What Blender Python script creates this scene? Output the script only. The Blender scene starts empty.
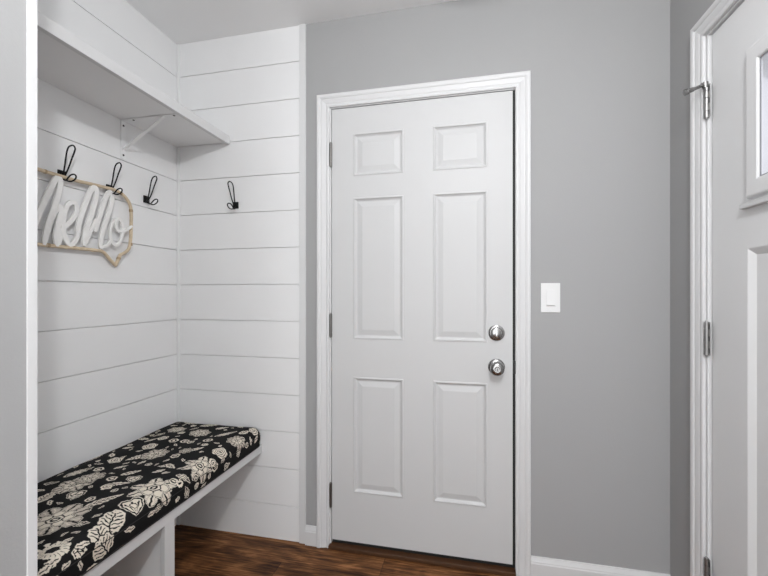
import bpy, bmesh, math, random
import numpy as np
from mathutils import Vector, Matrix
S = bpy.context.scene
COL = S.collection

# ---------------------------------------------------------------- camera
YD, XL, XR, H, CEIL = 1.710, -1.452, 0.758, 1.175, 2.440
cam_d = bpy.data.cameras.new('camera')
cam = bpy.data.objects.new('camera', cam_d); COL.objects.link(cam)
cam_d.sensor_width = 36; cam_d.lens = 389.5 / 768 * 36
cam_d.shift_y = 5.4 / 768; cam_d.clip_start = 0.02
cam.location = (0, 0, H)
TH = math.radians(12.392)
cam.rotation_euler = (math.pi / 2, 0, TH)
S.camera = cam
# ---------------------------------------------------------------- world, light, exposure
S.view_settings.view_transform = 'Standard'; S.view_settings.look = 'None'
S.view_settings.gamma = 1; S.view_settings.use_curve_mapping = False
S.view_settings.exposure = 0.0
w = bpy.data.worlds.new('world'); S.world = w; w.use_nodes = True
w.node_tree.nodes['Background'].inputs[0].default_value = (0.95, 0.97, 1.0, 1)
w.node_tree.nodes['Background'].inputs[1].default_value = 1.0
def area(name, loc, rot, size, sy, power, col=(0.965, 0.98, 1.0)):
    d = bpy.data.lights.new(name, 'AREA'); d.shape = 'RECTANGLE'; d.size = size; d.size_y = sy
    d.energy = power; d.color = col
    o = bpy.data.objects.new(name, d); COL.objects.link(o); o.location = loc; o.rotation_euler = rot
    return o
P_FILL_R, P_SIDE, P_FILL_L, P_UP, P_WORLD = 17, 52, 11, 4.5, 0.95
w.node_tree.nodes['Background'].inputs[1].default_value = P_WORLD
area('right_side_fill', (-0.38, -1.3, 1.35), (math.radians(90), 0, math.radians(-48)), 0.8, 1.9, P_FILL_R)  # added unseen fill, brightens the entry door and right wall
pd_ = bpy.data.lights.new('unseen_key_light', 'POINT'); pd_.energy = P_SIDE; pd_.color = (0.965, 0.98, 1.0); pd_.shadow_soft_size = 0.035
po_ = bpy.data.objects.new('unseen_key_light', pd_); COL.objects.link(po_); po_.location = (0.18, -0.22, 2.26)  # added unseen point light, throws the bench and shelf shadows
area('alcove_fill', (0.35, -1.6, 1.15), (math.radians(90), 0, math.radians(28)), 0.7, 1.9, P_FILL_L)  # another added fill, aimed at the alcove from behind the camera
area('ceiling_fill', (-0.1, 0.05, 1.80), (math.radians(168), 0, math.radians(12)), 0.35, 0.35, P_UP)  # added fill aimed upward to brighten the ceiling
LAMP_POS = (0.12, 0.72, CEIL)
LAMP_EMIT = 8.0

# ---------------------------------------------------------------- materials
def mat(name, col, rough=0.5, metal=0.0, spec=0.5, noise=0.0, nscale=40, bump=0.0, bscale=200, emit=None):
    m = bpy.data.materials.new(name); m.use_nodes = True
    nt = m.node_tree; b = nt.nodes['Principled BSDF']
    b.inputs['Base Color'].default_value = (*col, 1)
    b.inputs['Roughness'].default_value = rough; b.inputs['Metallic'].default_value = metal
    b.inputs['Specular IOR Level'].default_value = spec
    tc = nt.nodes.new('ShaderNodeTexCoord')
    if noise:
        n = nt.nodes.new('ShaderNodeTexNoise'); n.inputs['Scale'].default_value = nscale; n.inputs['Detail'].default_value = 6
        nt.links.new(tc.outputs['Object'], n.inputs['Vector'])
        r = nt.nodes.new('ShaderNodeMapRange'); r.inputs['To Min'].default_value = 1 - noise; r.inputs['To Max'].default_value = 1 + noise
        nt.links.new(n.outputs['Fac'], r.inputs['Value'])
        v = nt.nodes.new('ShaderNodeVectorMath'); v.operation = 'SCALE'; v.inputs[0].default_value = col
        nt.links.new(r.outputs[0], v.inputs['Scale']); nt.links.new(v.outputs[0], b.inputs['Base Color'])
    if bump:
        n = nt.nodes.new('ShaderNodeTexNoise'); n.inputs['Scale'].default_value = bscale; n.inputs['Detail'].default_value = 4
        nt.links.new(tc.outputs['Object'], n.inputs['Vector'])
        bm_ = nt.nodes.new('ShaderNodeBump'); bm_.inputs['Strength'].default_value = bump; bm_.inputs['Distance'].default_value = 0.001
        nt.links.new(n.outputs['Fac'], bm_.inputs['Height']); nt.links.new(bm_.outputs[0], b.inputs['Normal'])
    if emit:
        b.inputs['Emission Color'].default_value = (*emit[0], 1); b.inputs['Emission Strength'].default_value = emit[1]
    return m
M = dict(
    grey=mat('grey_wall_paint', (0.36, 0.36, 0.36), 0.75, noise=0.02, nscale=3, bump=0.25, bscale=260),
    ship=mat('white_shiplap_paint', (0.83, 0.83, 0.83), 0.55, noise=0.02, nscale=6, bump=0.08, bscale=120),
    gap=mat('shiplap_gap_backing', (0.40, 0.40, 0.40), 0.8, noise=0.05),
    ceil=mat('ceiling_paint', (0.87, 0.87, 0.87), 0.85, noise=0.02, nscale=4, bump=0.2, bscale=200),
    trim=mat('white_trim_gloss', (0.68, 0.68, 0.682), 0.4, noise=0.01, nscale=10),
    door=mat('white_door_paint', (0.60, 0.60, 0.60), 0.5, noise=0.012, nscale=8, bump=0.04, bscale=90),
    shelf=mat('white_shelf_paint', (0.86, 0.86, 0.86), 0.45, noise=0.01, nscale=12),
    iron=mat('black_iron', (0.012, 0.012, 0.013), 0.45, 0.6, noise=0.1, nscale=60),
    nickel=mat('satin_nickel', (0.34, 0.335, 0.33), 0.2, 1.0, noise=0.05, nscale=50),
    pewter=mat('dark_hinge_metal', (0.22, 0.21, 0.20), 0.35, 1.0, noise=0.12, nscale=90),
    hinge=mat('brushed_hinge_metal', (0.36, 0.355, 0.35), 0.42, 1.0, noise=0.08, nscale=90),
    chrome=mat('chrome', (0.7, 0.7, 0.7), 0.12, 1.0, noise=0.02),
    dark=mat('gap_black', (0.01, 0.01, 0.01), 0.7, noise=0.1),  # black for the strips that darken the door gaps
    screw=mat('dark_screw', (0.06, 0.06, 0.06), 0.5, 0.5, noise=0.1),
    bamboo=mat('bamboo', (0.62, 0.50, 0.35), 0.5, noise=0.22, nscale=45),
    node_=mat('bamboo_joint', (0.42, 0.31, 0.19), 0.6, noise=0.2, nscale=80),
    letter=mat('whitewashed_wood', (0.88, 0.87, 0.85), 0.6, noise=0.06, nscale=60, bump=0.3, bscale=150),
    plastic=mat('white_plastic', (0.78, 0.78, 0.775), 0.3, noise=0.005),
    piping=mat('black_piping', (0.018, 0.017, 0.017), 0.85, noise=0.2, nscale=200),
    glow=mat('lamp_glass', (0.9, 0.9, 0.9), 0.4, emit=((1, 0.995, 0.985), LAMP_EMIT)),
    concrete=mat('door_jamb_dark', (0.75, 0.75, 0.75), 0.5, noise=0.02),
)
gm = bpy.data.materials.new('window_glass'); gm.use_nodes = True
gn = gm.node_tree.nodes; gn.remove(gn['Principled BSDF'])
g1 = gn.new('ShaderNodeBsdfTransparent'); g1.inputs[0].default_value = (0.96, 0.96, 0.98, 1)
g2 = gn.new('ShaderNodeBsdfGlossy'); g2.inputs['Roughness'].default_value = 0.03
g3 = gn.new('ShaderNodeMixShader'); g3.inputs[0].default_value = 0.05
gm.node_tree.links.new(g1.outputs[0], g3.inputs[1]); gm.node_tree.links.new(g2.outputs[0], g3.inputs[2])
gm.node_tree.links.new(g3.outputs[0], gn['Material Output'].inputs[0])
M['glass'] = gm

def wood_floor():
    m = bpy.data.materials.new('dark_walnut_planks'); m.use_nodes = True
    nt = m.node_tree; N = nt.nodes; L = nt.links; b = N['Principled BSDF']
    tc = N.new('ShaderNodeTexCoord'); sp = N.new('ShaderNodeSeparateXYZ'); L.new(tc.outputs['Object'], sp.inputs[0])
    def math_(op, a, bb=None):
        n = N.new('ShaderNodeMath'); n.operation = op
        for i, v in enumerate((a, bb)):
            if v is None: continue
            if isinstance(v, (int, float)): n.inputs[i].default_value = v
            else: L.new(v, n.inputs[i])
        return n.outputs[0]
    ry = math_('DIVIDE', math_('ADD', sp.outputs[1], 0.055), 0.18)
    row = math_('FLOOR', ry)
    wn = N.new('ShaderNodeTexWhiteNoise'); wn.noise_dimensions = '1D'; L.new(row, wn.inputs['W'])
    xs = math_('ADD', sp.outputs[0], math_('MULTIPLY', wn.outputs['Value'], 3.1))
    cell = math_('FLOOR', math_('DIVIDE', xs, 1.22))
    wn2 = N.new('ShaderNodeTexWhiteNoise'); wn2.noise_dimensions = '2D'
    cb = N.new('ShaderNodeCombineXYZ'); L.new(row, cb.inputs[0]); L.new(cell, cb.inputs[1]); L.new(cb.outputs[0], wn2.inputs['Vector'])
    c2 = N.new('ShaderNodeCombineXYZ')
    L.new(math_('MULTIPLY', xs, 2.4), c2.inputs[0]); L.new(math_('MULTIPLY', sp.outputs[1], 34.0), c2.inputs[1]); L.new(math_('MULTIPLY', wn2.outputs['Value'], 20.0), c2.inputs[2])
    n1 = N.new('ShaderNodeTexNoise'); n1.inputs['Scale'].default_value = 1.0; n1.inputs['Detail'].default_value = 8; n1.inputs['Roughness'].default_value = 0.65; n1.inputs['Distortion'].default_value = 1.3
    L.new(c2.outputs[0], n1.inputs['Vector'])
    c3 = N.new('ShaderNodeCombineXYZ')
    L.new(math_('MULTIPLY', xs, 2.2), c3.inputs[0]); L.new(math_('MULTIPLY', sp.outputs[1], 7.0), c3.inputs[1]); L.new(math_('MULTIPLY', wn2.outputs['Value'], 9.0), c3.inputs[2])
    n2 = N.new('ShaderNodeTexNoise'); n2.inputs['Scale'].default_value = 1.4; n2.inputs['Detail'].default_value = 3; n2.inputs['Distortion'].default_value = 2.0
    L.new(c3.outputs[0], n2.inputs['Vector'])
    # fine dark pores
    c4 = N.new('ShaderNodeCombineXYZ')
    L.new(math_('MULTIPLY', xs, 8.0), c4.inputs[0]); L.new(math_('MULTIPLY', sp.outputs[1], 160.0), c4.inputs[1])
    n3 = N.new('ShaderNodeTexNoise'); n3.inputs['Scale'].default_value = 1.0; n3.inputs['Detail'].default_value = 3
    L.new(c4.outputs[0], n3.inputs['Vector'])
    f = math_('ADD', math_('MULTIPLY', n1.outputs['Fac'], 0.55), math_('MULTIPLY', n2.outputs['Fac'], 0.45))
    f = math_('ADD', f, math_('MULTIPLY', math_('SUBTRACT', n3.outputs['Fac'], 0.5), 0.36))
    cr = N.new('ShaderNodeValToRGB'); L.new(f, cr.inputs[0])
    e = cr.color_ramp.elements; e[0].position = 0.33; e[0].color = (0.016, 0.006, 0.002, 1); e[1].position = 0.68; e[1].color = (0.40, 0.185, 0.075, 1)
    k = e.new(0.44); k.color = (0.062, 0.024, 0.008, 1); k = e.new(0.54); k.color = (0.16, 0.066, 0.024, 1)
    fr = math_('FRACT', ry); ed = math_('MINIMUM', fr, math_('SUBTRACT', 1.0, fr)); seam = math_('GREATER_THAN', ed, 0.008)
    fx = math_('FRACT', math_('DIVIDE', xs, 1.22)); ex = math_('MINIMUM', fx, math_('SUBTRACT', 1.0, fx)); sx = math_('GREATER_THAN', ex, 0.001)
    s = math_('ADD', math_('MULTIPLY', math_('MULTIPLY', seam, sx), 0.7), 0.3)
    s = math_('MULTIPLY', s, math_('ADD', math_('MULTIPLY', wn2.outputs['Value'], 0.25), 0.85))
    v = N.new('ShaderNodeVectorMath'); v.operation = 'SCALE'; L.new(cr.outputs[0], v.inputs[0]); L.new(s, v.inputs['Scale'])
    L.new(v.outputs[0], b.inputs['Base Color'])
    b.inputs['Roughness'].default_value = 0.5; b.inputs['Specular IOR Level'].default_value = 0.18
    bp = N.new('ShaderNodeBump'); bp.inputs['Strength'].default_value = 0.25; bp.inputs['Distance'].default_value = 0.001
    L.new(n3.outputs['Fac'], bp.inputs['Height']); L.new(bp.outputs[0], b.inputs['Normal'])
    return m
M['floor'] = wood_floor()

# ---------------------------------------------------------------- mesh helpers
class MB:
    def __init__(s): s.v = []; s.f = []
    def add(s, vs, fs):
        o = len(s.v); s.v += [tuple(p) for p in vs]; s.f += [tuple(i + o for i in f) for f in fs]; return s
    def box(s, a, b, bev=0.0):
        a, b = [min(p, q) for p, q in zip(a, b)], [max(p, q) for p, q in zip(a, b)]
        bm = bmesh.new(); bmesh.ops.create_cube(bm, size=1)
        for v in bm.verts: v.co = [a[i] + (v.co[i] + .5) * (b[i] - a[i]) for i in range(3)]
        if bev: bmesh.ops.bevel(bm, geom=bm.edges[:], offset=bev, segments=2, profile=0.7, affect='EDGES')
        bm.verts.index_update()
        s.add([v.co[:] for v in bm.verts], [[v.index for v in f.verts] for f in bm.faces]); bm.free(); return s
    def cyl(s, p, q, r0, r1=None, n=20):
        return s.rev(p, q, [(0, 0), (r0, 0), (r0 if r1 is None else r1, 1), (0, 1)], n)
    def rev(s, p, q, prof, n=24):         # profile (radius, fraction along p->q)
        p, q = Vector(p), Vector(q); d = q - p; z = d.normalized(); x = z.orthogonal().normalized(); y = z.cross(x)
        vs = []; fs = []
        for r, t in prof:
            for k in range(n):
                a = 2 * math.pi * k / n
                vs.append(p + d * t + (x * math.cos(a) + y * math.sin(a)) * max(r, 1e-5))
        for i in range(len(prof) - 1):
            for k in range(n):
                k2 = (k + 1) % n; fs.append((i * n + k, i * n + k2, (i + 1) * n + k2, (i + 1) * n + k))
        return s.add(vs, fs)
    def tube(s, pts, r, n=8, closed=False):
        pts = [Vector(p) for p in pts]; m = len(pts); rr = r if isinstance(r, (list, tuple)) else [r] * m
        vs = []; fs = []; up = None
        for i, p in enumerate(pts):
            a = pts[(i - 1) % m] if (closed or i > 0) else p; c = pts[(i + 1) % m] if (closed or i < m - 1) else p
            t = (c - a).normalized()
            if up is None: up = t.orthogonal().normalized()
            up = (up - t * up.dot(t)).normalized(); sd = t.cross(up)
            for k in range(n):
                an = 2 * math.pi * k / n; vs.append(p + (up * math.cos(an) + sd * math.sin(an)) * rr[i])
        for i in range(m if closed else m - 1):
            j = (i + 1) % m
            for k in range(n):
                k2 = (k + 1) % n; fs.append((i * n + k, i * n + k2, j * n + k2, j * n + k))
        if not closed: fs += [tuple(range(n)), tuple(range((m - 1) * n, m * n))]
        return s.add(vs, fs)
    def build(s, name, m, parent=None, smooth=False, **props):
        me = bpy.data.meshes.new(name); me.from_pydata(s.v, [], s.f); me.update()
        bm = bmesh.new(); bm.from_mesh(me); bmesh.ops.recalc_face_normals(bm, faces=bm.faces[:]); bm.to_mesh(me); bm.free()
        if smooth:
            me.polygons.foreach_set('use_smooth', [True] * len(me.polygons))
            if smooth != 'all': me.set_sharp_from_angle(angle=math.radians(38))
        me.materials.append(M[m] if isinstance(m, str) else m)
        o = bpy.data.objects.new(name, me); COL.objects.link(o)
        if parent is not None:
            pm = Matrix.Identity(4); q = parent
            while q is not None: pm = Matrix.Translation(q.location) @ pm; q = q.parent
            o.parent = parent; o.location = -pm.translation
        for k, v in props.items(): o[k] = v
        return o
def thing(name, loc, **props):
    o = bpy.data.objects.new(name, None); COL.objects.link(o); o.location = loc; o.empty_display_size = .05
    for k, v in props.items(): o[k] = v
    return o
def dup(root, off, **props):
    def rec(o, par):
        c = o.copy(); COL.objects.link(c); c.parent = par
        for ch in [x for x in kids.get(o.name, [])]: rec(x_ := ch, c)
        return c
    kids = {}
    for o in list(COL.objects):
        if o.parent: kids.setdefault(o.parent.name, []).append(o)
    r = rec(root, None); r.location = Vector(root.location) + Vector(off)
    for k, v in props.items(): r[k] = v
    return r
def smooth_path(pts, n=8, closed=False):
    P = [Vector(p) for p in pts]; m = len(P); out = []
    for i in range(m if closed else m - 1):
        g = (lambda j: P[j % m]) if closed else (lambda j: P[max(0, min(m - 1, j))])
        a, b, c, d = g(i - 1), g(i), g(i + 1), g(i + 2)
        for k in range(n):
            t = k / n
            out.append(0.5 * ((2 * b) + (c - a) * t + (2 * a - 5 * b + 4 * c - d) * t * t + (3 * b - a - 3 * c + d) * t ** 3))
    if not closed: out.append(P[-1])
    return out
ST = dict(kind='structure')

# ---------------------------------------------------------------- setting
YB = -2.6
MB().box((-1.6, YB, -0.05), (0.90, 1.84, 0)).build('floor', 'floor', **ST)
MB().box((-1.6, YB, CEIL), (0.90, 1.84, CEIL + .06)).build('ceiling', 'ceil', **ST)
# far wall, with the door opening
DX0, DX1, DZ = -0.634, 0.188, 2.034
mb = MB()
mb.box((-1.6, YD + .014, 0), (-0.752, YD + .13, CEIL))
mb.box((-0.752, YD, 0), (DX0 - .018, YD + .13, CEIL)); mb.box((DX1 + .018, YD, 0), (XR + .14, YD + .13, CEIL))
mb.box((DX0 - .018, YD, DZ + .018), (DX1 + .018, YD + .13, CEIL))
mb.build('wall_far', 'grey', **ST)
# right wall with the entry door opening
RY0, RY1, RZ = 0.548, 1.480, 2.023
mb = MB()
mb.box((XR, RY1 + .018, 0), (XR + .14, YD, CEIL)); mb.box((XR, YB, 0), (XR + .14, RY0 - .018, CEIL))
mb.box((XR, RY0 - .018, RZ + .018), (XR + .14, RY1 + .018, CEIL))
mb.build('wall_right', 'grey', **ST)
# near-left wall: the stub that closes the alcove
SY = 0.545
mb = MB(); mb.box((-1.6, YB, 0), (-0.7525, SY - .004, CEIL)); mb.build('wall_near_left', 'grey', **ST)
MB().box((-0.775, SY - .017, 0), (-0.7495, SY - .0012, CEIL), .001).build('trim_1', 'trim', **ST)

def shiplap(frame, a0, a1, name):
    """boards with real 3 mm gaps; frame(a, z, d): a along wall, d depth behind the face"""
    zs = [0.0] + [0.164 + 0.1757 * k for k in range(13)] + [CEIL]
    mb = MB(); g = 0.0012; dp = 0.008; bv = 0.0008
    prof = []
    for i in range(len(zs) - 1):
        lo = zs[i] + (g if i else 0); hi = zs[i + 1] - (g if i < len(zs) - 2 else 0)
        prof += [(lo, dp), (lo, bv), (lo + bv, 0), (hi - bv, 0), (hi, bv), (hi, dp)]
    vs = []; fs = []
    for z, d in prof: vs += [frame(a0, z, d), frame(a1, z, d)]
    for i in range(len(prof) - 1): fs.append((2 * i, 2 * i + 1, 2 * i + 3, 2 * i + 2))
    mb.add(vs, fs)
    lo_, hi_ = frame(a0, 0, dp + .0005), frame(a1, CEIL, .055 if name == 'wall_left' else dp + .0015)
    mb.box(lo_, hi_)
    return mb.build(name, 'ship', **ST)
shiplap(lambda a, z, d: (XL - d, a, z), SY - .05, YD + .002, 'wall_left')
shiplap(lambda a, z, d: (a, YD + d, z), XL - .01, -0.781, 'wall_alcove_end')
MB().box((-0.783, YD - .006, 0), (-0.751, YD + .02, CEIL), .002).build('trim_2', 'trim', **ST)
MB().box((XL + .0005, YD - .004, 0.0), (XL + .016, YD + .004, CEIL - .001), .0015).build('trim_3', 'ship', **ST)

# casings: profile (outward offset, proud height), mitred round the opening
PROF = [(0, 0), (0, .009), (.004, .0105), (.009, .0105), (.012, .0085), (.016, .0085), (.019, .0105), (.032, .0135), (.037, .0135), (.040, .0165), (.046, .0185), (.055, .0185), (.058, .016), (.058, 0)]
def casing(name, fr, a0, a1, zt, sc=1.0):
    mb = MB(); vs = []; n = len(PROF)
    for d, h in PROF:
        d *= sc
        for p in ((a0 - d, 0), (a0 - d, zt + d), (a1 + d, zt + d), (a1 + d, 0)): vs.append(fr(p[0], p[1], -h))
    fs = []
    for i in range(n):
        j = (i + 1) % n
        for k in range(3): fs.append((4 * i + k, 4 * i + k + 1, 4 * j + k + 1, 4 * j + k))
    fs += [tuple(4 * i for i in range(n)), tuple(4 * i + 3 for i in range(n))]
    mb.add(vs, fs); return mb.build(name, 'trim', **ST)
frD = lambda a, z, d: (a, YD + d, z)
frR = lambda a, z, d: (XR + d, a, z)
casing('trim_4', frD, DX0, DX1, DZ)
casing('trim_5', frR, RY0 - .004, RY1 - .003, RZ, 1.0)

def jamb(name, fr, a0, a1, zt, stop):
    mb = MB(); t = .018
    def bx(a, z, d, a2, z2, d2):
        mb.box(fr(a, z, d), fr(a2, z2, d2), .0008)
    bx(a0 - t, 0, .001, a0, zt, .128); bx(a1, 0, .001, a1 + t, zt, .128); bx(a0 - t, zt, .001, a1 + t, zt + t, .128)
    bx(a0, 0, stop, a0 + .012, zt, stop + .035); bx(a1 - .012, 0, stop, a1, zt, stop + .035); bx(a0, zt - .012, stop, a1, zt, stop + .035)
    return mb.build(name, 'trim', **ST)
jamb('trim_6', frD, DX0 + .007, DX1 - .001, DZ - .004, .052)
jamb('trim_7', frR, RY0, RY1 - .012, RZ - .006, .056)

def baseboard(name, fr, a0, a1):
    pr = [(0, 0), (.013, 0), (.013, .062), (.011, .066), (.011, .070), (.0085, .076), (.0055, .084), (.0045, .088), (0, .088)]
    vs = []; n = len(pr)
    for d, z in pr: vs += [fr(a0, z, -d), fr(a1, z, -d)]
    fs = [(2 * i, 2 * i + 1, 2 * ((i + 1) % n) + 1, 2 * ((i + 1) % n)) for i in range(n)] + [tuple(range(0, 2 * n, 2)), tuple(range(1, 2 * n, 2))]
    return MB().add(vs, fs).build(name, 'trim', **ST)
baseboard('baseboard_far', frD, DX1 + .058, XR)
baseboard('baseboard_alcove_side', frD, -0.7505, DX0 - .0585)
baseboard('baseboard_right', frR, RY1 + .0555, YD - .013)
MB().box((-0.696 + .062, YD - .02, 0), (DX1 + .0, YD + .10, .017), .004).build('trim_8', mat('brown_threshold', (0.07, 0.03, 0.012), 0.45, noise=0.35, nscale=30), **ST)
MB().box((XR - .005, RY0, 0), (XR + .12, RY1 - .012, .02), .004).build('trim_9', 'pewter', **ST)

# ---------------------------------------------------------------- doors
def slab(name, fr, a0, a1, z0, z1, rects, thick, m, parent, holes=()):
    """rects: (a_lo, a_hi, z_lo, z_hi, rings, closed)"""
    mb = MB()
    As = sorted({a0, a1, *[r[0] for r in rects], *[r[1] for r in rects]}); Zs = sorted({z0, z1, *[r[2] for r in rects], *[r[3] for r in rects]})
    for i in range(len(As) - 1):
        for j in range(len(Zs) - 1):
            ca, cz = (As[i] + As[i + 1]) / 2, (Zs[j] + Zs[j + 1]) / 2
            ins = any(r[0] < ca < r[1] and r[2] < cz < r[3] for r in rects)
            if not ins: mb.add([fr(As[i], Zs[j], 0), fr(As[i + 1], Zs[j], 0), fr(As[i + 1], Zs[j + 1], 0), fr(As[i], Zs[j + 1], 0)], [(0, 1, 2, 3)])
            if not any(r[0] < ca < r[1] and r[2] < cz < r[3] and not r[5] for r in rects):
                mb.add([fr(As[i], Zs[j], thick), fr(As[i + 1], Zs[j], thick), fr(As[i + 1], Zs[j + 1], thick), fr(As[i], Zs[j + 1], thick)], [(0, 1, 2, 3)])
    for ra, rb, rc, rd, rings, closed in rects:
        vs = []
        for ins, dep in rings:
            vs += [fr(ra + ins, rc + ins, dep), fr(rb - ins, rc + ins, dep), fr(rb - ins, rd - ins, dep), fr(ra + ins, rd - ins, dep)]
        fs = []
        for i in range(len(rings) - 1):
            for k in range(4):
                k2 = (k + 1) % 4; fs.append((4 * i + k, 4 * i + k2, 4 * i + 4 + k2, 4 * i + 4 + k))
        if closed: q = 4 * (len(rings) - 1); fs.append((q, q + 1, q + 2, q + 3))
        mb.add(vs, fs)
    for (p, q, r_, t) in ((a0, z0, a1, z0), (a1, z0, a1, z1), (a1, z1, a0, z1), (a0, z1, a0, z0)):
        mb.add([fr(p, q, 0), fr(r_, t, 0), fr(r_, t, thick), fr(p, q, thick)], [(0, 1, 2, 3)])
    bm = bmesh.new(); 
    o = mb.build(name, m, parent)
    bm.from_mesh(o.data); bmesh.ops.remove_doubles(bm, verts=bm.verts[:], dist=1e-5); bmesh.ops.recalc_face_normals(bm, faces=bm.faces[:]); bm.to_mesh(o.data); bm.free()
    return o
RAISED = [(0, 0), (.003, -.0025), (.007, -.0025), (.010, .0035), (.016, .0075), (.020, .0075), (.043, .0015)]
d1 = thing('door_1', (-0.222, YD, 0.017), kind='structure')
FY = .003
frd = lambda a, z, d: (a, YD + FY + d, z)
cols = ((-.521, -.287), (-.156, .074)); rows = ((1.712, 1.907), (.966, 1.613), (.262, .793))
slab('door_panel', frd, -.624, .1768, .036, 2.0265, [(c[0], c[1], r[0], r[1], RAISED, True) for c in cols for r in rows], .044, 'door', d1)
MB().box((.1768, YD + .010, .02), (.1868, YD + .040, 2.03)).build('gap_shade_strip', 'dark', d1)  # black strip standing in for the shade in the latch-side gap
MB().box((-.6235, YD + .012, .0175), (.178, YD + .040, .0355), .002).build('gap_light_blocker', 'dark', d1)  # added black strip, keeps outside light from showing under the door
def hinge(par, fr, a, zlo, zhi, m, leaf, side):
    mb = MB(); h = zhi - zlo
    for k in range(5):
        z0 = zlo + h * (k / 5) + .0008; z1 = zlo + h * ((k + 1) / 5) - .0008
        p, q = fr(a, z0, -.0045), fr(a, z1, -.0045); mb.cyl(p, q, .0062 if leaf < .01 else .0072, n=16)
    p, q = fr(a, zlo - .004, -.0045), fr(a, zhi + .005, -.0045)
    mb.rev(p, q, [(0, 0), (.003, .005), (.0042, .03), (.0042, .97), (.003, .995), (0, 1)], 14)
    o = mb.build('hinge', m, par, True)
    MB().box(fr(a - leaf, zlo, -.0014), fr(a + leaf * .8, zhi, .0006), .0004).build('hinge_leaf', m, o)
    if leaf > .01:
        for k in (.14, .5, .86):
            zc = zlo + h * k; MB().box(fr(a - leaf * .95, zc - .008, -.0020), fr(a - leaf * .45, zc + .008, -.0010), .0003).build('screw', 'screw', o)  # dark boxes stand in for the shaded gaps beside the knuckles
    return o
for zl, zh in ((1.762, 1.870), (.974, 1.080), (.188, .298)): hinge(d1, frD, -.6265, zl, zh, 'pewter', .005, -1)
# deadbolt and knob
def disc(name, x, z, m, par, prof, dist, n=40):
    return MB().rev((x, YD + FY, z), (x, YD + FY - dist, z), prof, n).build(name, m, par, True)
db = disc('deadbolt', .111, 1.008, 'nickel', d1, [(0, 0), (.0325, 0), (.0335, .15), (.0325, .32), (.029, .42), (.024, .45), (.0225, .75), (.0205, .95), (.018, 1), (0, 1)], .020)
MB().box((.1075, YD + FY - .038, .992), (.1145, YD + FY - .019, 1.026), .003).build('thumb_turn', 'chrome', db, True)
kn = disc('door_knob', .111, .864, 'nickel', d1, [(0, 0), (.0335, 0), (.0345, .03), (.033, .07), (.028, .11), (.016, .14), (.0125, .22), (.0125, .38), (.017, .46), (.0245, .55), (.0285, .66), (.029, .76), (.027, .86), (.022, .93), (.013, .955), (.010, .95), (.0085, 1.0), (0, 1.0)], .066)
MB().box((.1095, YD + FY - .0685, .859), (.1125, YD + FY - .0655, .869), .0005).build('keyhole', 'screw', kn)
MB().box((.1795, YD - .0015, .838), (.1885, YD + .03, .893), .001).build('strike_plate', 'screw', d1)

# entry door on the right
d2 = thing('door_2', (XR, 1.0, 0.02), kind='structure')
FX = .010
frr = lambda a, z, d: (XR + FX + d, a, z)
FLAT = [(0, 0), (.003, .001), (.020, .011), (.024, .011)]
WIN = [(0, 0), (.004, -.012), (.008, -.014), (.046, -.014), (.049, -.012), (.050, -.007), (.050, -.002), (.004, -.001), (.004, .044)]
slab('door_panel', frr, .553, 1.460, .024, 2.012, [(.735, 1.286, 1.438, 1.858, WIN, False), (1.03, 1.298, .26, 1.303, FLAT, True), (.722, .990, .26, 1.303, FLAT, True)], .044, mat('entry_door_paint', (0.72, 0.72, 0.722), 0.5, noise=0.012, nscale=8), d2)
MB().box((XR + FX - .016, .715, 1.414), (XR + FX + .001, 1.306, 1.428), .003).build('ledge', 'door', d2)
gl = MB().box((XR + FX - .006, .784, 1.487), (XR + FX - .003, 1.237, 1.809)).build('window_pane', 'glass', d2)
mb = MB()
for y in (.94, 1.08): mb.box((XR + FX - .013, y - .009, 1.487), (XR + FX - .0065, y + .009, 1.809), .002)
mb.build('muntin', 'door', d2)
mb = MB()
for (a, b) in (((.785, 1.488), (1.236, 1.491)), ((.785, 1.805), (1.236, 1.808)), ((.785, 1.488), (.788, 1.808)), ((1.2325, 1.488), (1.236, 1.808))):
    mb.box((XR + FX - .0085, a[0], a[1]), (XR + FX - .0062, b[0], b[1]))
mb.build('glazing_seal', mat('grey_seal', (0.25, 0.25, 0.27), 0.5, noise=0.05), d2)
hs = [hinge(d2, frR, 1.464, zl, zh, 'hinge', .012, 1) for i, (zl, zh) in enumerate(((1.746, 1.853), (.974, 1.082), (.205, .313)))]
st = MB(); a = Vector((XR - .008, 1.464, 1.856)); b_ = Vector((XR - .062, 1.466, 1.837))
st.tube([a, b_], .0055, 12); st.cyl(a + Vector((0, 0, -.012)), a + Vector((0, 0, .006)), .0085, n=18)
st.tube([a + Vector((-.006, -.004, -.006)), a + Vector((-.022, -.022, -.008))], .0035, 10)
so = st.build('pin_stop', 'nickel', hs[0], True)
mb = MB(); dv = (b_ - a).normalized(); mb.rev(b_ - dv * .022, b_ + dv * .006, [(0, 0), (.0072, .02), (.0078, .5), (.0105, .62), (.0105, .95), (.007, 1), (0, 1)], 18)
mb.build('pin_stop_bumper', 'nickel', hs[0], True)
# handle on the far side of the entry door (outside the picture, at its latch edge)
k2 = MB().rev((XR + FX, .62, .90), (XR + FX - .066, .62, .90), [(0, 0), (.033, 0), (.033, .06), (.028, .11), (.0125, .2), (.0125, .38), (.0245, .55), (.029, .76), (.022, .93), (0, 1.0)], 32).build('door_knob', 'nickel', d2, True)

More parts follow.
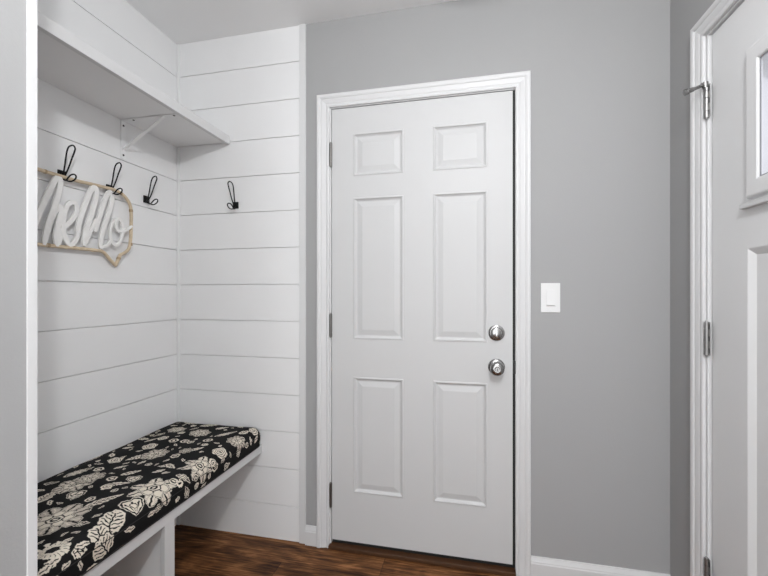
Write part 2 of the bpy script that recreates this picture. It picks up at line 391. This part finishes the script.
# ---------------------------------------------------------------- shelf
shf = thing('wall_shelf', (XL, 1.1, 1.915), label='long white shelf high along the shiplap wall above the black hooks', category='shelf')
MB().box((XL + .001, SY + .001, 1.916), (-1.170, YD - .005, 1.934), .001).build('shelf_board', 'shelf', shf)
MB().box((-1.170, SY + .001, 1.907), (-1.151, YD - .004, 1.947), .0015).build('front_edge', 'trim', shf)
def bracket(y):
    mb = MB(); wd = .011
    mb.box((XL + .001, y - wd, 1.752), (XL + .004, y + wd, 1.9155), .0006)
    mb.box((XL + .001, y - wd, 1.9125), (-1.180, y + wd, 1.9155), .0006)
    p0 = Vector((XL + .004, y, 1.790)); p1 = Vector((-1.245, y, 1.912))
    d = (p1 - p0).normalized(); n = Vector((-d.z, 0, d.x)) * .0018; sd = Vector((0, .007, 0))
    vs = [p + a_ * n + b2 * sd for p in (p0, p1) for a_ in (-1, 1) for b2 in (-1, 1)]
    mb.add(vs, [(0, 1, 3, 2), (4, 5, 7, 6), (0, 1, 5, 4), (2, 3, 7, 6), (0, 2, 6, 4), (1, 3, 7, 5)])
    o = mb.build('bracket', 'shelf', shf)
    for z in (1.767, 1.893): MB().rev((XL + .004, y, z), (XL + .0062, y, z), [(0, 0), (.0045, 0), (.0038, .8), (0, 1)], 12).build('screw', 'screw', o)
    for x in (-1.396, -1.196): MB().rev((x, y, 1.9125), (x, y, 1.9103), [(0, 0), (.0045, 0), (.0038, .8), (0, 1)], 12).build('screw', 'screw', o)
bracket(1.390); bracket(.861)

# ---------------------------------------------------------------- hooks
HZ = 1.606
def make_hook(label):
    # built on the left wall facing +X at y=0, base centre at origin
    t = thing('wall_hook', (0, 0, 0), label=label, category='hook', group='black wire coat hooks on the shiplap')
    MB().box((0, -.0135, -.016), (.006, .0135, .016), .0012).box((.005, -.0115, -.0135), (.011, .0115, .0135), .002).build('base_plate', 'iron', t)
    up = [(.010, -.004, -.002), (.018, -.005, .008), (.028, -.008, .034), (.036, -.0105, .060), (.044, -.0125, .082), (.051, -.0105, .096), (.055, 0, .103),
          (.051, .0105, .096), (.044, .0125, .082), (.036, .0105, .060), (.028, .008, .034), (.018, .005, .008), (.010, .004, -.002)]
    MB().tube(smooth_path(up, 6), .0026, 10).build('upper_loop', 'iron', t, 'all')
    lo = [(.010, -.004, -.010), (.022, -.005, -.021), (.036, -.009, -.023), (.049, -.012, -.015), (.057, -.009, -.006), (.060, 0, -.002),
          (.057, .009, -.006), (.049, .012, -.015), (.036, .009, -.023), (.022, .005, -.021), (.010, .004, -.010)]
    MB().tube(smooth_path(lo, 6), .0026, 10).build('lower_loop', 'iron', t, 'all')
    return t
HL = ['black wire hook on the left wall over the sign, nearest the camera end',
      'black wire hook over the right-hand corner of the bamboo hello sign',
      'black wire hook on the left wall, empty, between the sign and the alcove corner',
      'lone black wire hook on the end wall of the alcove beside the door wall']
h0 = make_hook(HL[0]); h0.location = (XL, 1.132, HZ)
dup(h0, (0, 1.324 - 1.132, 0), label=HL[1]); dup(h0, (0, 1.511 - 1.132, 0), label=HL[2])
h3 = dup(h0, (0, 0, 0), label=HL[3]); h3.location = (-1.118, YD, HZ); h3.rotation_euler = (0, 0, -math.pi / 2)

# ---------------------------------------------------------------- hello sign
cT, sT = math.cos(TH), math.sin(TH)
SX = XL + .020
def sp_(u, v, X=SX):     # trace of the sign, laid on its own plane
    k = (u - 384) / 389.5; rx, ry = -sT + cT * k, cT + sT * k; t = X / rx
    return Vector((X, ry * t, H - (v - 293.4) * t / 389.5))
sign = thing('hello_sign', (SX, 1.2, 1.32), label='bamboo speech bubble sign reading hello in white script hanging from the hooks', category='sign')
FR_PTS = [(76, 180.6), (90, 183.8), (105.7, 187.6), (113, 189.4), (120.6, 193), (126, 198), (130, 205), (131.2, 214), (131, 230), (130.4, 241), (128.6, 249), (124.5, 253.0), (120.6, 254.6)]
fpts = [sp_(*p) for p in FR_PTS]
tail = [sp_(119.9, 255.4), sp_(115.6, 265.6), sp_(104, 252.6)]
bot = [sp_(101, 251.0), sp_(90, 249.6), sp_(76, 248.2), sp_(50, 245.6)]
t0, b0 = sp_(50, 173), sp_(50, 245.6)
YLft = .965
dzt = (fpts[0].z - t0.z) / (fpts[0].y - t0.y); dzb = (bot[0].z - b0.z) / (bot[0].y - b0.y)
ztl = t0.z + dzt * (YLft - t0.y); zbl = b0.z + dzb * (YLft - b0.y)
left = [Vector((SX, YLft + .03, zbl)), Vector((SX, YLft + .008, zbl + .012)), Vector((SX, YLft, zbl + .04)), Vector((SX, YLft, ztl - .04)), Vector((SX, YLft + .008, ztl - .012)), Vector((SX, YLft + .03, ztl))]
path = smooth_path(left + [t0] + fpts, 5) 
path += tail[:0] + smooth_path([tail[0], (tail[0] + tail[1]) / 2, tail[1]], 4) + smooth_path([tail[1], (tail[1] + tail[2]) / 2, tail[2]], 4) + smooth_path(bot + [left[0] + Vector((0, .002, 0))], 6)[:-1]
clean = [path[0]]
for p in path[1:]:
    if (p - clean[-1]).length > .002: clean.append(p)
fm = MB().tube(clean, .0066, 12, closed=True).build('bamboo_frame', 'bamboo', sign, 'all')
for (u, v), (u2, v2) in (((130.9, 209.5), (131.1, 212)), ((130.6, 243), (130.3, 245.5)), ((44, 171.2), (46, 171.8)), ((47, 245.2), (49.5, 245.5)), ((118.9, 257.6), (118.1, 259.6)), ((120, 192.6), (121.5, 193.6))):
    MB().tube([sp_(u, v), sp_(u2, v2)], .0076, 12).build('bamboo_joint', 'node_', fm, True)
def ribbon(mb, pts, wid, X0, thick=.008, n=7):
    P = smooth_path([sp_(*p) for p in pts], n)
    m = len(P); Q = []
    for i in range(m):
        a = P[max(i - 1, 0)]; c = P[min(i + 1, m - 1)]; t = (c - a).normalized(); nn = Vector((0, -t.z, t.y))
        e = min(1.0, .55 + .45 * min(i, m - 1 - i) / 3)
        W = wid * e / 2
        Q.append((P[i], nn, W))
    vs = []; fs = []
    for p, nn, W in Q:
        for dx, s in ((thick / 2 - .001, -1), (thick / 2, -.8), (thick / 2, .8), (thick / 2 - .001, 1), (-thick / 2, 1), (-thick / 2, -1)):
            q = p + nn * W * s; vs.append((X0 + dx + .003 * (len(vs) // 6) / m, q.y, q.z))
    for i in range(m - 1):
        for k in range(6):
            k2 = (k + 1) % 6; fs.append((6 * i + k, 6 * i + k2, 6 * i + 6 + k2, 6 * i + 6 + k))
    fs += [tuple(range(6)), tuple(range(6 * m - 6, 6 * m))]
    mb.add(vs, fs)
LET = [
    [([(30, 236), (36, 220), (43, 204), (50, 189), (55.5, 178.5), (59.5, 180), (58.5, 191), (53.5, 207), (47.5, 224), (43, 245)], .019),
     ([(44.5, 241), (48.5, 226), (53, 214), (58, 206.5), (60.5, 210), (58, 222), (55, 236), (56.5, 246.5)], .018)],
    [([(57, 246), (59.5, 239), (62, 229), (70, 221.5), (76, 212), (74.5, 203.5), (68.5, 203.5), (64, 213), (62.5, 228), (65, 240), (70, 244.5), (75.5, 239), (78, 230)], .0165)],
    [([(76.5, 234), (80, 218), (84.8, 204), (89.5, 192.5), (93, 187.5), (96, 191), (94.5, 202), (89.8, 217), (85, 231), (83, 246)], .019),
     ([(83, 246), (87.5, 237), (91.5, 227), (95, 219)], .014)],
    [([(94.5, 232), (98, 220), (102, 207), (105.7, 197), (108.8, 192.3), (111.4, 196), (109.5, 208), (104.8, 222), (100.8, 235), (99, 248)], .018),
     ([(99, 248), (103, 246.5), (107, 244.5), (110, 240)], .013)],
    [([(119, 219.5), (113, 221), (109.8, 230), (110.4, 240), (114, 245), (119, 242), (121.6, 233), (121, 223.5), (117.5, 219), (114.8, 224), (117, 230.5), (124, 230.5), (130.8, 226)], .0125)],
]
for i, (nm, strokes) in enumerate(zip('hello', LET)):
    mb = MB()
    for j, (pts, wid) in enumerate(strokes): ribbon(mb, pts, wid, SX + .0005 * i + .0002 * j)
    mb.build('letter', 'letter', sign)

# ---------------------------------------------------------------- bench
bx1 = -0.9785
bn = thing('built_in_bench', (-1.2, 1.12, 0), label='white built-in bench under the floral cushion in the shiplap alcove', category='bench')
MB().box((XL + .001, SY + .001, .428), (bx1 - .018, YD - .001, .447), .001).build('bench_top', 'shelf', bn)
MB().box((bx1 - .018, SY + .001, .409), (bx1, YD - .001, .447), .0015).build('front_rail', 'trim', bn)
MB().box((bx1 - .017, 1.097, 0), (bx1 - .001, 1.141, .409), .0015).build('front_post', 'trim', bn)
MB().box((XL + .001, 1.112, 0), (bx1 - .017, 1.130, .428), .0005).build('divider_panel', 'shelf', bn)

# ---------------------------------------------------------------- cushion with its printed fabric
CT, CH, CXB, CXF, CY0, CY1 = .538, .089, XL + .003, -.973, SY + .004, 1.703
WX, WY = CXF - CXB, CY1 - CY0
RES = .0013
s0, s1 = -.07, WX + .085; y0, y1 = CY0 - .03, CY1 + .085
ns, ny = int((s1 - s0) / RES), int((y1 - y0) / RES)
SS, YY = np.meshgrid(np.linspace(s0, s1, ns), np.linspace(y0, y1, ny), indexing='ij')
IMG = np.zeros((ns, ny, 3)); BLK = np.array((.0105, .0100, .0105)); CRM = np.array((.72, .655, .555)); BGE = np.array((.50, .44, .375))
IMG[:] = BLK
rng = np.random.RandomState(7)
def stamp(c, a, b, kind, rot=0.0):
    """c centre, a vector to the tip, b half-width, all in metres of cloth"""
    a = np.array(a, float); L = float(np.hypot(*a)); e = a / L; R = max(L, b) * 1.5
    i0, i1 = np.searchsorted(SS[:, 0], [c[0] - R, c[0] + R]); j0, j1 = np.searchsorted(YY[0], [c[1] - R, c[1] + R])
    if i1 <= i0 or j1 <= j0: return
    ds, dy = SS[i0:i1, j0:j1] - c[0], YY[i0:i1, j0:j1] - c[1]
    ph = rng.uniform(0, 6.28)
    p = ds * e[0] + dy * e[1]; q = -ds * e[1] + dy * e[0]           # metres along / across
    p = p + .0012 * np.sin(q * 400 + ph); q = q + .0012 * np.sin(p * 350 + ph)
    P, Q = p / L, q / b; rm = np.hypot(p, q); r = rm / b; th = np.arctan2(q, p) + rot
    sub = IMG[i0:i1, j0:j1]
    def put(mask, col): sub[mask] = col
    def halo(mask_big): put(mask_big, BLK)
    lw = .0013
    if kind in 'LO':
        prof = np.sqrt(np.clip(1 - P * P, 0, 1)) * (.70 + .30 * np.cos((P + .35) * 2.1)); prof = prof * (1 + .10 * np.sin(P * 17 + np.sign(Q) + ph))
        m = (prof - np.abs(Q)) * b                                     # metres inside the outline
        halo((m > -.003) & (np.abs(P) < 1)); put(m > 0, CRM)
        if kind == 'O': put((m > .0025) & (np.abs(P) < .86), BLK); put((m > .0055) & (np.abs(P) < .74), CRM)
        else: put((m > .004) & (np.abs(np.mod(p * 1 - np.abs(q) * .8, .011) - .0055) < .0018) & (np.abs(q) > .0015) & (np.abs(P) < .8), BLK if b > .011 else BGE)
        put((np.abs(q) < lw) & (P > -.8) & (P < .6) & (m > .002), BLK)
    elif kind == 'B':
        m = (.88 + .10 * np.abs(np.cos(4.5 * th))) * b - np.hypot(P * b, q)
        halo(m > -.004); put(m > 0, CRM)
        f = np.mod(p - np.abs(q) * .9, .0125) - .00625
        put((m > .0045) & (np.abs(f) < .0022) & (np.abs(q) > .004), BLK)
        put((np.abs(q) < .0022) & (P < .6) & (P > -1.1), BLK)
    elif kind in 'FS':
        n = 7 if kind == 'F' else 6
        def petals(R_, turn, pw, deep):
            t = np.abs(np.cos(n * (th + turn) / 2)); return R_ * ((1 - deep) + deep * t ** pw) - rm, t
        dp_ = .26 if kind == 'F' else .46; pw = .7 if kind == 'F' else 1.2
        m, t = petals(b, 0, pw, dp_)
        halo(m > -.003); put(m > 0, CRM); put((m > .0022) & (m < .0040), BLK); put((m > .0040), BGE if kind == 'F' else CRM)
        put((m > .004) & (t > .985) & (rm > .5 * b), BLK)
        put((m > .004) & (t < .16) & (rm > .42 * b), BLK)
        put((m > .008) & (np.abs(t - .80) < .05) & (rm > .5 * b), CRM if kind == 'F' else BGE)
        m2, t2 = petals(.60 * b, math.pi / n, .8, .35)
        put(m2 > -.0022, BLK); put(m2 > 0, CRM); put((m2 > .003) & (m2 < .0048), BLK); put((m2 > .003) & (t2 < .25), BLK)
        put(rm < .27 * b, BLK); put(rm < .22 * b, CRM); put((rm < .15 * b), BLK); put(rm < .07 * b, CRM)
    elif kind == 'R':
        m = (.92 + .08 * np.cos(5 * th)) * b - rm
        halo(m > -.003); put(m > 0, CRM)
        sp = np.mod(rm + th * .0085 / 6.283 * 1.0, .0085)
        put((m > .003) & (sp < .0027), BLK); put(rm < .12 * b, BLK)
    elif kind == 'H':
        X_, Y_ = q / b * 1.15, -p / b * 1.1 + .15
        hf = lambda k: ((X_ / k) ** 2 + (Y_ / k) ** 2 - .72) ** 3 - (X_ / k) ** 2 * (Y_ / k) ** 3 < 0
        put(hf(1.15), CRM); put(hf(1.04), BLK); put(hf(.86), CRM)
        put(hf(.74) & (np.abs(np.sin(6 * np.arctan2(X_, Y_ + .7))) < .40), BLK); put(hf(.36), BLK); put(hf(.26), CRM)
    elif kind == 'C':
        put(r < 1.15, BLK); put(r < 1, CRM); put((r < .68), BLK); put(r < .36, CRM)
    elif kind == 'K':
        m = b * (.82 + .18 * np.sign(np.sin(9 * th)) * np.clip(np.cos(th), -.2, 1)) - rm
        put(m > 0, CRM); put((np.abs(P) < .34) & (np.abs(Q) < .34 - .5 * np.abs(P)), BLK)
        put((m > .004) & (np.abs(np.sin(9 * th)) < .28) & (r > .5), BLK)
MOTIFS = [   # kind, distance from the back edge, distance along the bench, vector to the tip, half-width (metres of cloth)
    ('L', 0.354, 0.9837, 0.029, 0.043, 0.019), ('L', 0.15, 0.9676, -0.011, 0.04, 0.023), ('O', 0.0922, 1.1215, 0.018, 0.042, 0.015), ('L', 0.3042, 1.083, 0.027, 0.016, 0.011),
    ('L', 0.2769, 1.1567, 0.018, 0.027, 0.012), ('L', 0.179, 1.2801, -0.019, -0.034, 0.016), ('L', 0.1966, 1.192, 0.013, 0.019, 0.009), ('L', 0.1292, 1.2576, 0.002, 0.021, 0.008),
    ('L', 0.3524, 1.1968, -0.014, -0.016, 0.009), ('L', 0.3396, 1.2336, -0.016, -0.008, 0.008), ('L', 0.3669, 1.24, 0.026, -0.01, 0.012), ('L', 0.3877, 1.1936, 0.013, 0.006, 0.008),
    ('L', 0.3637, 1.3842, 0.018, 0.024, 0.011), ('O', 0.3685, 1.5749, 0.034, 0.037, 0.018), ('L', 0.4279, 1.2368, -0.023, -0.013, 0.011), ('O', 0.4681, 1.1904, 0.026, 0.013, 0.012),
    ('O', 0.399, 0.8731, 0.019, 0.011, 0.011), ('L', 0.4681, 0.7465, -0.002, 0.024, 0.01), ('L', 0.4729, 0.7241, 0.002, -0.018, 0.008), ('L', 0.4809, 0.8058, 0.005, 0.018, 0.015),
    ('L', 0.4713, 0.8218, 0.005, 0.021, 0.008), ('L', 0.4921, 0.769, -0.005, 0.011, 0.008), ('L', 0.4295, 0.8138, 0.005, 0.011, 0.008), ('L', 0.5452, 0.8395, 0.0, 0.019, 0.008),
    ('O', 0.505, 1.0622, -0.003, 0.022, 0.011), ('L', 0.5082, 1.0333, -0.002, 0.016, 0.008), ('O', 0.5195, 1.1871, -0.024, -0.006, 0.012), ('L', 0.5162, 1.3089, -0.014, 0.003, 0.008),
    ('L', 0.5419, 1.2753, -0.008, 0.016, 0.008), ('O', 0.5002, 1.4996, -0.024, 0.002, 0.014), ('L', 0.4986, 1.6422, -0.013, 0.014, 0.01), ('L', 0.0665, 1.3506, 0.019, 0.01, 0.011),
    ('L', 0.2191, 1.6582, 0.04, 0.013, 0.017), ('L', 0.1067, 1.6742, 0.037, 0.002, 0.015), ('L', 0.4921, 1.3954, -0.006, 0.016, 0.008), ('L', 0.4391, 1.6085, 0.011, 0.024, 0.016),
    ('L', 0.301, 1.6422, 0.024, 0.018, 0.01), ('L', 0.0296, 1.2288, 0.002, 0.04, 0.012), ('L', 0.1003, 1.4387, 0.019, 0.024, 0.009), ('L', 0.5291, 1.4211, -0.008, 0.019, 0.01),
    ('L', 0.4793, 1.107, 0.0, 0.016, 0.008), ('B', 0.458, 0.915, -0.02, 0.038, 0.034), ('B', 0.47, 0.866, -0.026, 0.008, 0.028), ('B', 0.508, 0.868, -0.026, -0.014, 0.034),
    ('H', 0.455, 0.989, 0.03, -0.012, 0.034), ('H', 0.235, 0.99, 0.014, -0.026, 0.026), ('H', 0.322, 1.123, 0.014, -0.02, 0.024), ('F', 0.3042, 0.8763, 0.05, 0.066, 0.083),
    ('F', 0.1645, 1.0445, 0.035, 0.046, 0.058), ('F', 0.1741, 1.0942, 0.026, 0.035, 0.044), ('S', 0.4375, 1.0862, 0.047, 0.062, 0.078), ('F', 0.2271, 1.3185, 0.03, 0.04, 0.05),
    ('R', 0.1484, 1.3746, 0.018, 0.024, 0.03), ('R', 0.1276, 1.232, 0.016, 0.021, 0.026), ('K', 0.4327, 0.7722, 0.025, 0.034, 0.042), ('S', 0.4632, 1.2769, 0.04, 0.053, 0.066),
    ('F', 0.1115, 1.5717, 0.024, 0.032, 0.04), ('F', 0.2448, 1.5589, 0.028, 0.037, 0.046), ('C', 0.3412, 1.4852, 0.012, 0.016, 0.02), ('C', 0.2512, 1.4547, 0.011, 0.014, 0.018),
    ('C', 0.3251, 1.3121, 0.01, 0.014, 0.017), ('F', 0.3331, 1.3602, 0.016, 0.021, 0.026), ('R', 0.4584, 1.4035, 0.02, 0.026, 0.033), ('F', 0.4552, 1.5252, 0.026, 0.035, 0.044),
    ('R', 0.4616, 1.6518, 0.014, 0.019, 0.024), ('C', 0.1388, 1.1551, 0.01, 0.013, 0.016), ('R', 0.285, 1.0558, 0.012, 0.016, 0.02), ('C', 0.4584, 1.1487, 0.008, 0.011, 0.014),
    ('C', 0.497, 1.341, 0.011, 0.014, 0.018), ('R', 0.1372, 1.4595, 0.014, 0.019, 0.024), ('C', 0.2834, 1.4499, 0.009, 0.012, 0.015), ('C', 0.2801, 1.2304, 0.007, 0.01, 0.012),
    ('C', 0.5243, 1.4131, 0.007, 0.01, 0.012), ('R', 0.4793, 1.3362, 0.011, 0.014, 0.018), ('C', 0.4986, 1.5637, 0.007, 0.01, 0.012), ('K', 0.4761, 1.1615, 0.01, 0.013, 0.016),
    ('C', 0.4905, 1.2352, 0.007, 0.01, 0.012),
]
for kd, cs, cy, ts, ty, hb in MOTIFS: stamp((cs, cy), (ts, ty), hb, kd, cs * 9)
# small sprigs and buds filling the bare ground between the big blooms
placed = 0
for _ in range(9000):
    if placed > 150: break
    R_ = rng.uniform(.010, .030) * (1 - .5 * _ / 9000); cs, cy = rng.uniform(.01, WX + .05), rng.uniform(CY0 + .01, CY1)
    i_, j_ = int((cs - s0) / (s1 - s0) * ns), int((cy - y0) / (y1 - y0) * ny); k_ = int((R_ * 1.05 + .003) / RES)
    blk = IMG[max(i_ - k_, 0):i_ + k_, max(j_ - k_, 0):j_ + k_, 0]
    if blk.size and blk.max() < .05:
        an = rng.uniform(0, 6.28); kd = 'LLLOCR'[rng.randint(6)]
        stamp((cs, cy), (R_ * math.cos(an), R_ * math.sin(an)), R_ * (.42 if kd in 'LO' else .8), kd); placed += 1
def fold(a, r=.036):
    """past the edge by a: (outward advance, drop)"""
    a = np.clip(a, 0, None); q = r * math.pi / 2; an = np.clip(a / r, 0, math.pi / 2)
    return r * np.sin(an), r * (1 - np.cos(an)) + np.clip(a - q, 0, None)
def axis(c, lo, hi, r=.036):
    lo2, hi2 = lo + r, hi - r
    # arc parameter: 1:1 until the shoulder, folded after it
    f, fd = fold(c - hi2); g, gd = fold(lo2 - c)
    return np.clip(c, lo2, hi2) + f - g, fd + gd
Xc, dX = axis(SS, 0, WX); Yc, dY = axis(YY, CY0, CY1)
drop = np.minimum(np.sqrt(dX ** 2 + dY ** 2), CH - .001)
# round the corners in plan
rc = .035
for ex in (0, 1):
    for ey in (0, 1):
        cx_, cy_ = (WX - rc if ex else rc), (CY1 - rc if ey else CY0 + rc)
        px, py = (Xc - cx_) * (1 if ex else -1), (Yc - cy_) * (1 if ey else -1)
        mk = (px > 0) & (py > 0); mx = np.maximum(px, py); rr_ = np.hypot(px, py) + 1e-9
        k = np.where(mk, mx / rr_, 1); Xc = cx_ + (Xc - cx_) * k * 1.0 if False else np.where(mk, cx_ + (Xc - cx_) * k, Xc); Yc = np.where(mk, cy_ + (Yc - cy_) * k, Yc)
bulge = .004 * np.sin(np.clip(drop / CH, 0, 1) * math.pi)
Xc = Xc + np.where(dX > 0, bulge * np.sign(Xc - WX / 2) * (Xc > WX / 2), 0)
lum = .0025 * np.sin(YY * 17 + SS * 9) + .002 * np.sin(SS * 31 - YY * 11)
fl = np.clip(np.minimum(np.minimum(Xc, WX - Xc), np.minimum(Yc - CY0, CY1 - Yc)) / .06, 0, 1)
Zc = CT - drop + fl * (lum + .002) - .002
co = np.stack([Xc + CXB, Yc, Zc], -1).reshape(-1, 3)
idx = np.arange(ns * ny).reshape(ns, ny)
fc = np.stack([idx[:-1, :-1], idx[1:, :-1], idx[1:, 1:], idx[:-1, 1:]], -1).reshape(-1, 4)
ok = drop.reshape(-1)[fc].min(1) < CH - .0015
fc = fc[ok]
me = bpy.data.meshes.new('cushion_cover'); me.vertices.add(len(co)); me.vertices.foreach_set('co', co.ravel())
me.loops.add(fc.size); me.loops.foreach_set('vertex_index', fc.ravel().astype(np.int32))
me.polygons.add(len(fc)); me.polygons.foreach_set('loop_start', np.arange(0, fc.size, 4, dtype=np.int32)); me.polygons.foreach_set('loop_total', np.full(len(fc), 4, dtype=np.int32))
me.update(calc_edges=True); me.validate()
me.polygons.foreach_set('use_smooth', [True] * len(me.polygons))
att = me.color_attributes.new('print', 'FLOAT_COLOR', 'POINT')
att.data.foreach_set('color', np.concatenate([IMG.reshape(-1, 3), np.ones((ns * ny, 1))], 1).ravel().astype(np.float32))
fb = bpy.data.materials.new('floral_print_fabric'); fb.use_nodes = True; nt = fb.node_tree; b = nt.nodes['Principled BSDF']
an_ = nt.nodes.new('ShaderNodeAttribute'); an_.attribute_name = 'print'; nt.links.new(an_.outputs['Color'], b.inputs['Base Color'])
b.inputs['Roughness'].default_value = .9; b.inputs['Specular IOR Level'].default_value = .15
tc = nt.nodes.new('ShaderNodeTexCoord'); nz = nt.nodes.new('ShaderNodeTexNoise'); nz.inputs['Scale'].default_value = 500; nt.links.new(tc.outputs['Object'], nz.inputs['Vector'])
bp = nt.nodes.new('ShaderNodeBump'); bp.inputs['Strength'].default_value = .3; bp.inputs['Distance'].default_value = .001
nt.links.new(nz.outputs['Fac'], bp.inputs['Height']); nt.links.new(bp.outputs[0], b.inputs['Normal']); me.materials.append(fb)
cu = thing('seat_cushion', ((CXB + CXF) / 2, 1.12, .448), label='long black seat cushion with cream floral print on the white bench', category='cushion')
co_ = bpy.data.objects.new('cushion_cover', me); COL.objects.link(co_); co_.parent = cu; co_.location = tuple(-v for v in cu.location)
def ring_path(z, ins=0.0):
    pts = []; r = rc
    for cx_, cy_, a0 in ((CXF - r, CY1 - r, 0), (CXB + r, CY1 - r, 90), (CXB + r, CY0 + r, 180), (CXF - r, CY0 + r, 270)):
        for k in range(7):
            a = math.radians(a0 + 15 * k); pts.append((cx_ + (r - ins) * math.cos(a), cy_ + (r - ins) * math.sin(a), z))
    return pts
MB().tube(ring_path(CT - .040, -.0015), .0030, 8, True).build('piping', 'piping', cu, 'all')
MB().tube(ring_path(.4515, .001), .0032, 8, True).build('piping', 'piping', cu, 'all')

# ---------------------------------------------------------------- light switch
sw = thing('light_switch', (.324, YD, 1.157), label='white rocker light switch on the grey wall right of the white door', category='light switch')
MB().box((.287, YD - .006, 1.097), (.361, YD, 1.217), .0025).build('switch_plate', 'plastic', sw)
mb = MB(); mb.box((.3065, YD - .0075, 1.122), (.3415, YD - .005, 1.192), .0008)
mb.add([(.309, YD - .0074, 1.1245), (.339, YD - .0074, 1.1245), (.339, YD - .0074, 1.1895), (.309, YD - .0074, 1.1895), (.309, YD - .0125, 1.1275), (.339, YD - .0125, 1.1275), (.339, YD - .0085, 1.1885), (.309, YD - .0085, 1.1885)],
       [(0, 1, 5, 4), (4, 5, 6, 7), (0, 4, 7, 3), (1, 2, 6, 5), (3, 7, 6, 2), (0, 3, 2, 1)])
mb.build('rocker', 'plastic', sw)
for z in (1.1075, 1.2065): MB().rev((.324, YD - .006, z), (.324, YD - .0068, z), [(0, 0), (.003, 0), (.0025, 1), (0, 1)], 10).build('screw', 'plastic', sw)

# ---------------------------------------------------------------- ceiling lamp (above the picture's edge)
lx, ly, lz = LAMP_POS
cl = thing('ceiling_lamp', LAMP_POS, label='round semi-flush glass ceiling lamp in the middle of the entry ceiling', category='lamp')
MB().rev((lx, ly, lz), (lx, ly, lz - .03), [(0, 0), (.062, 0), (.065, .2), (.05, .4), (.012, .5), (.012, .8), (.11, .85), (.112, 1), (0, 1)], 40).build('lamp_base', 'nickel', cl, True)
MB().rev((lx, ly, lz - .03), (lx, ly, lz - .10), [(.108, 0), (.116, .1), (.116, .5), (.10, .8), (.06, .97), (0, 1)], 40).build('lamp_shade', 'glow', cl, 'all')
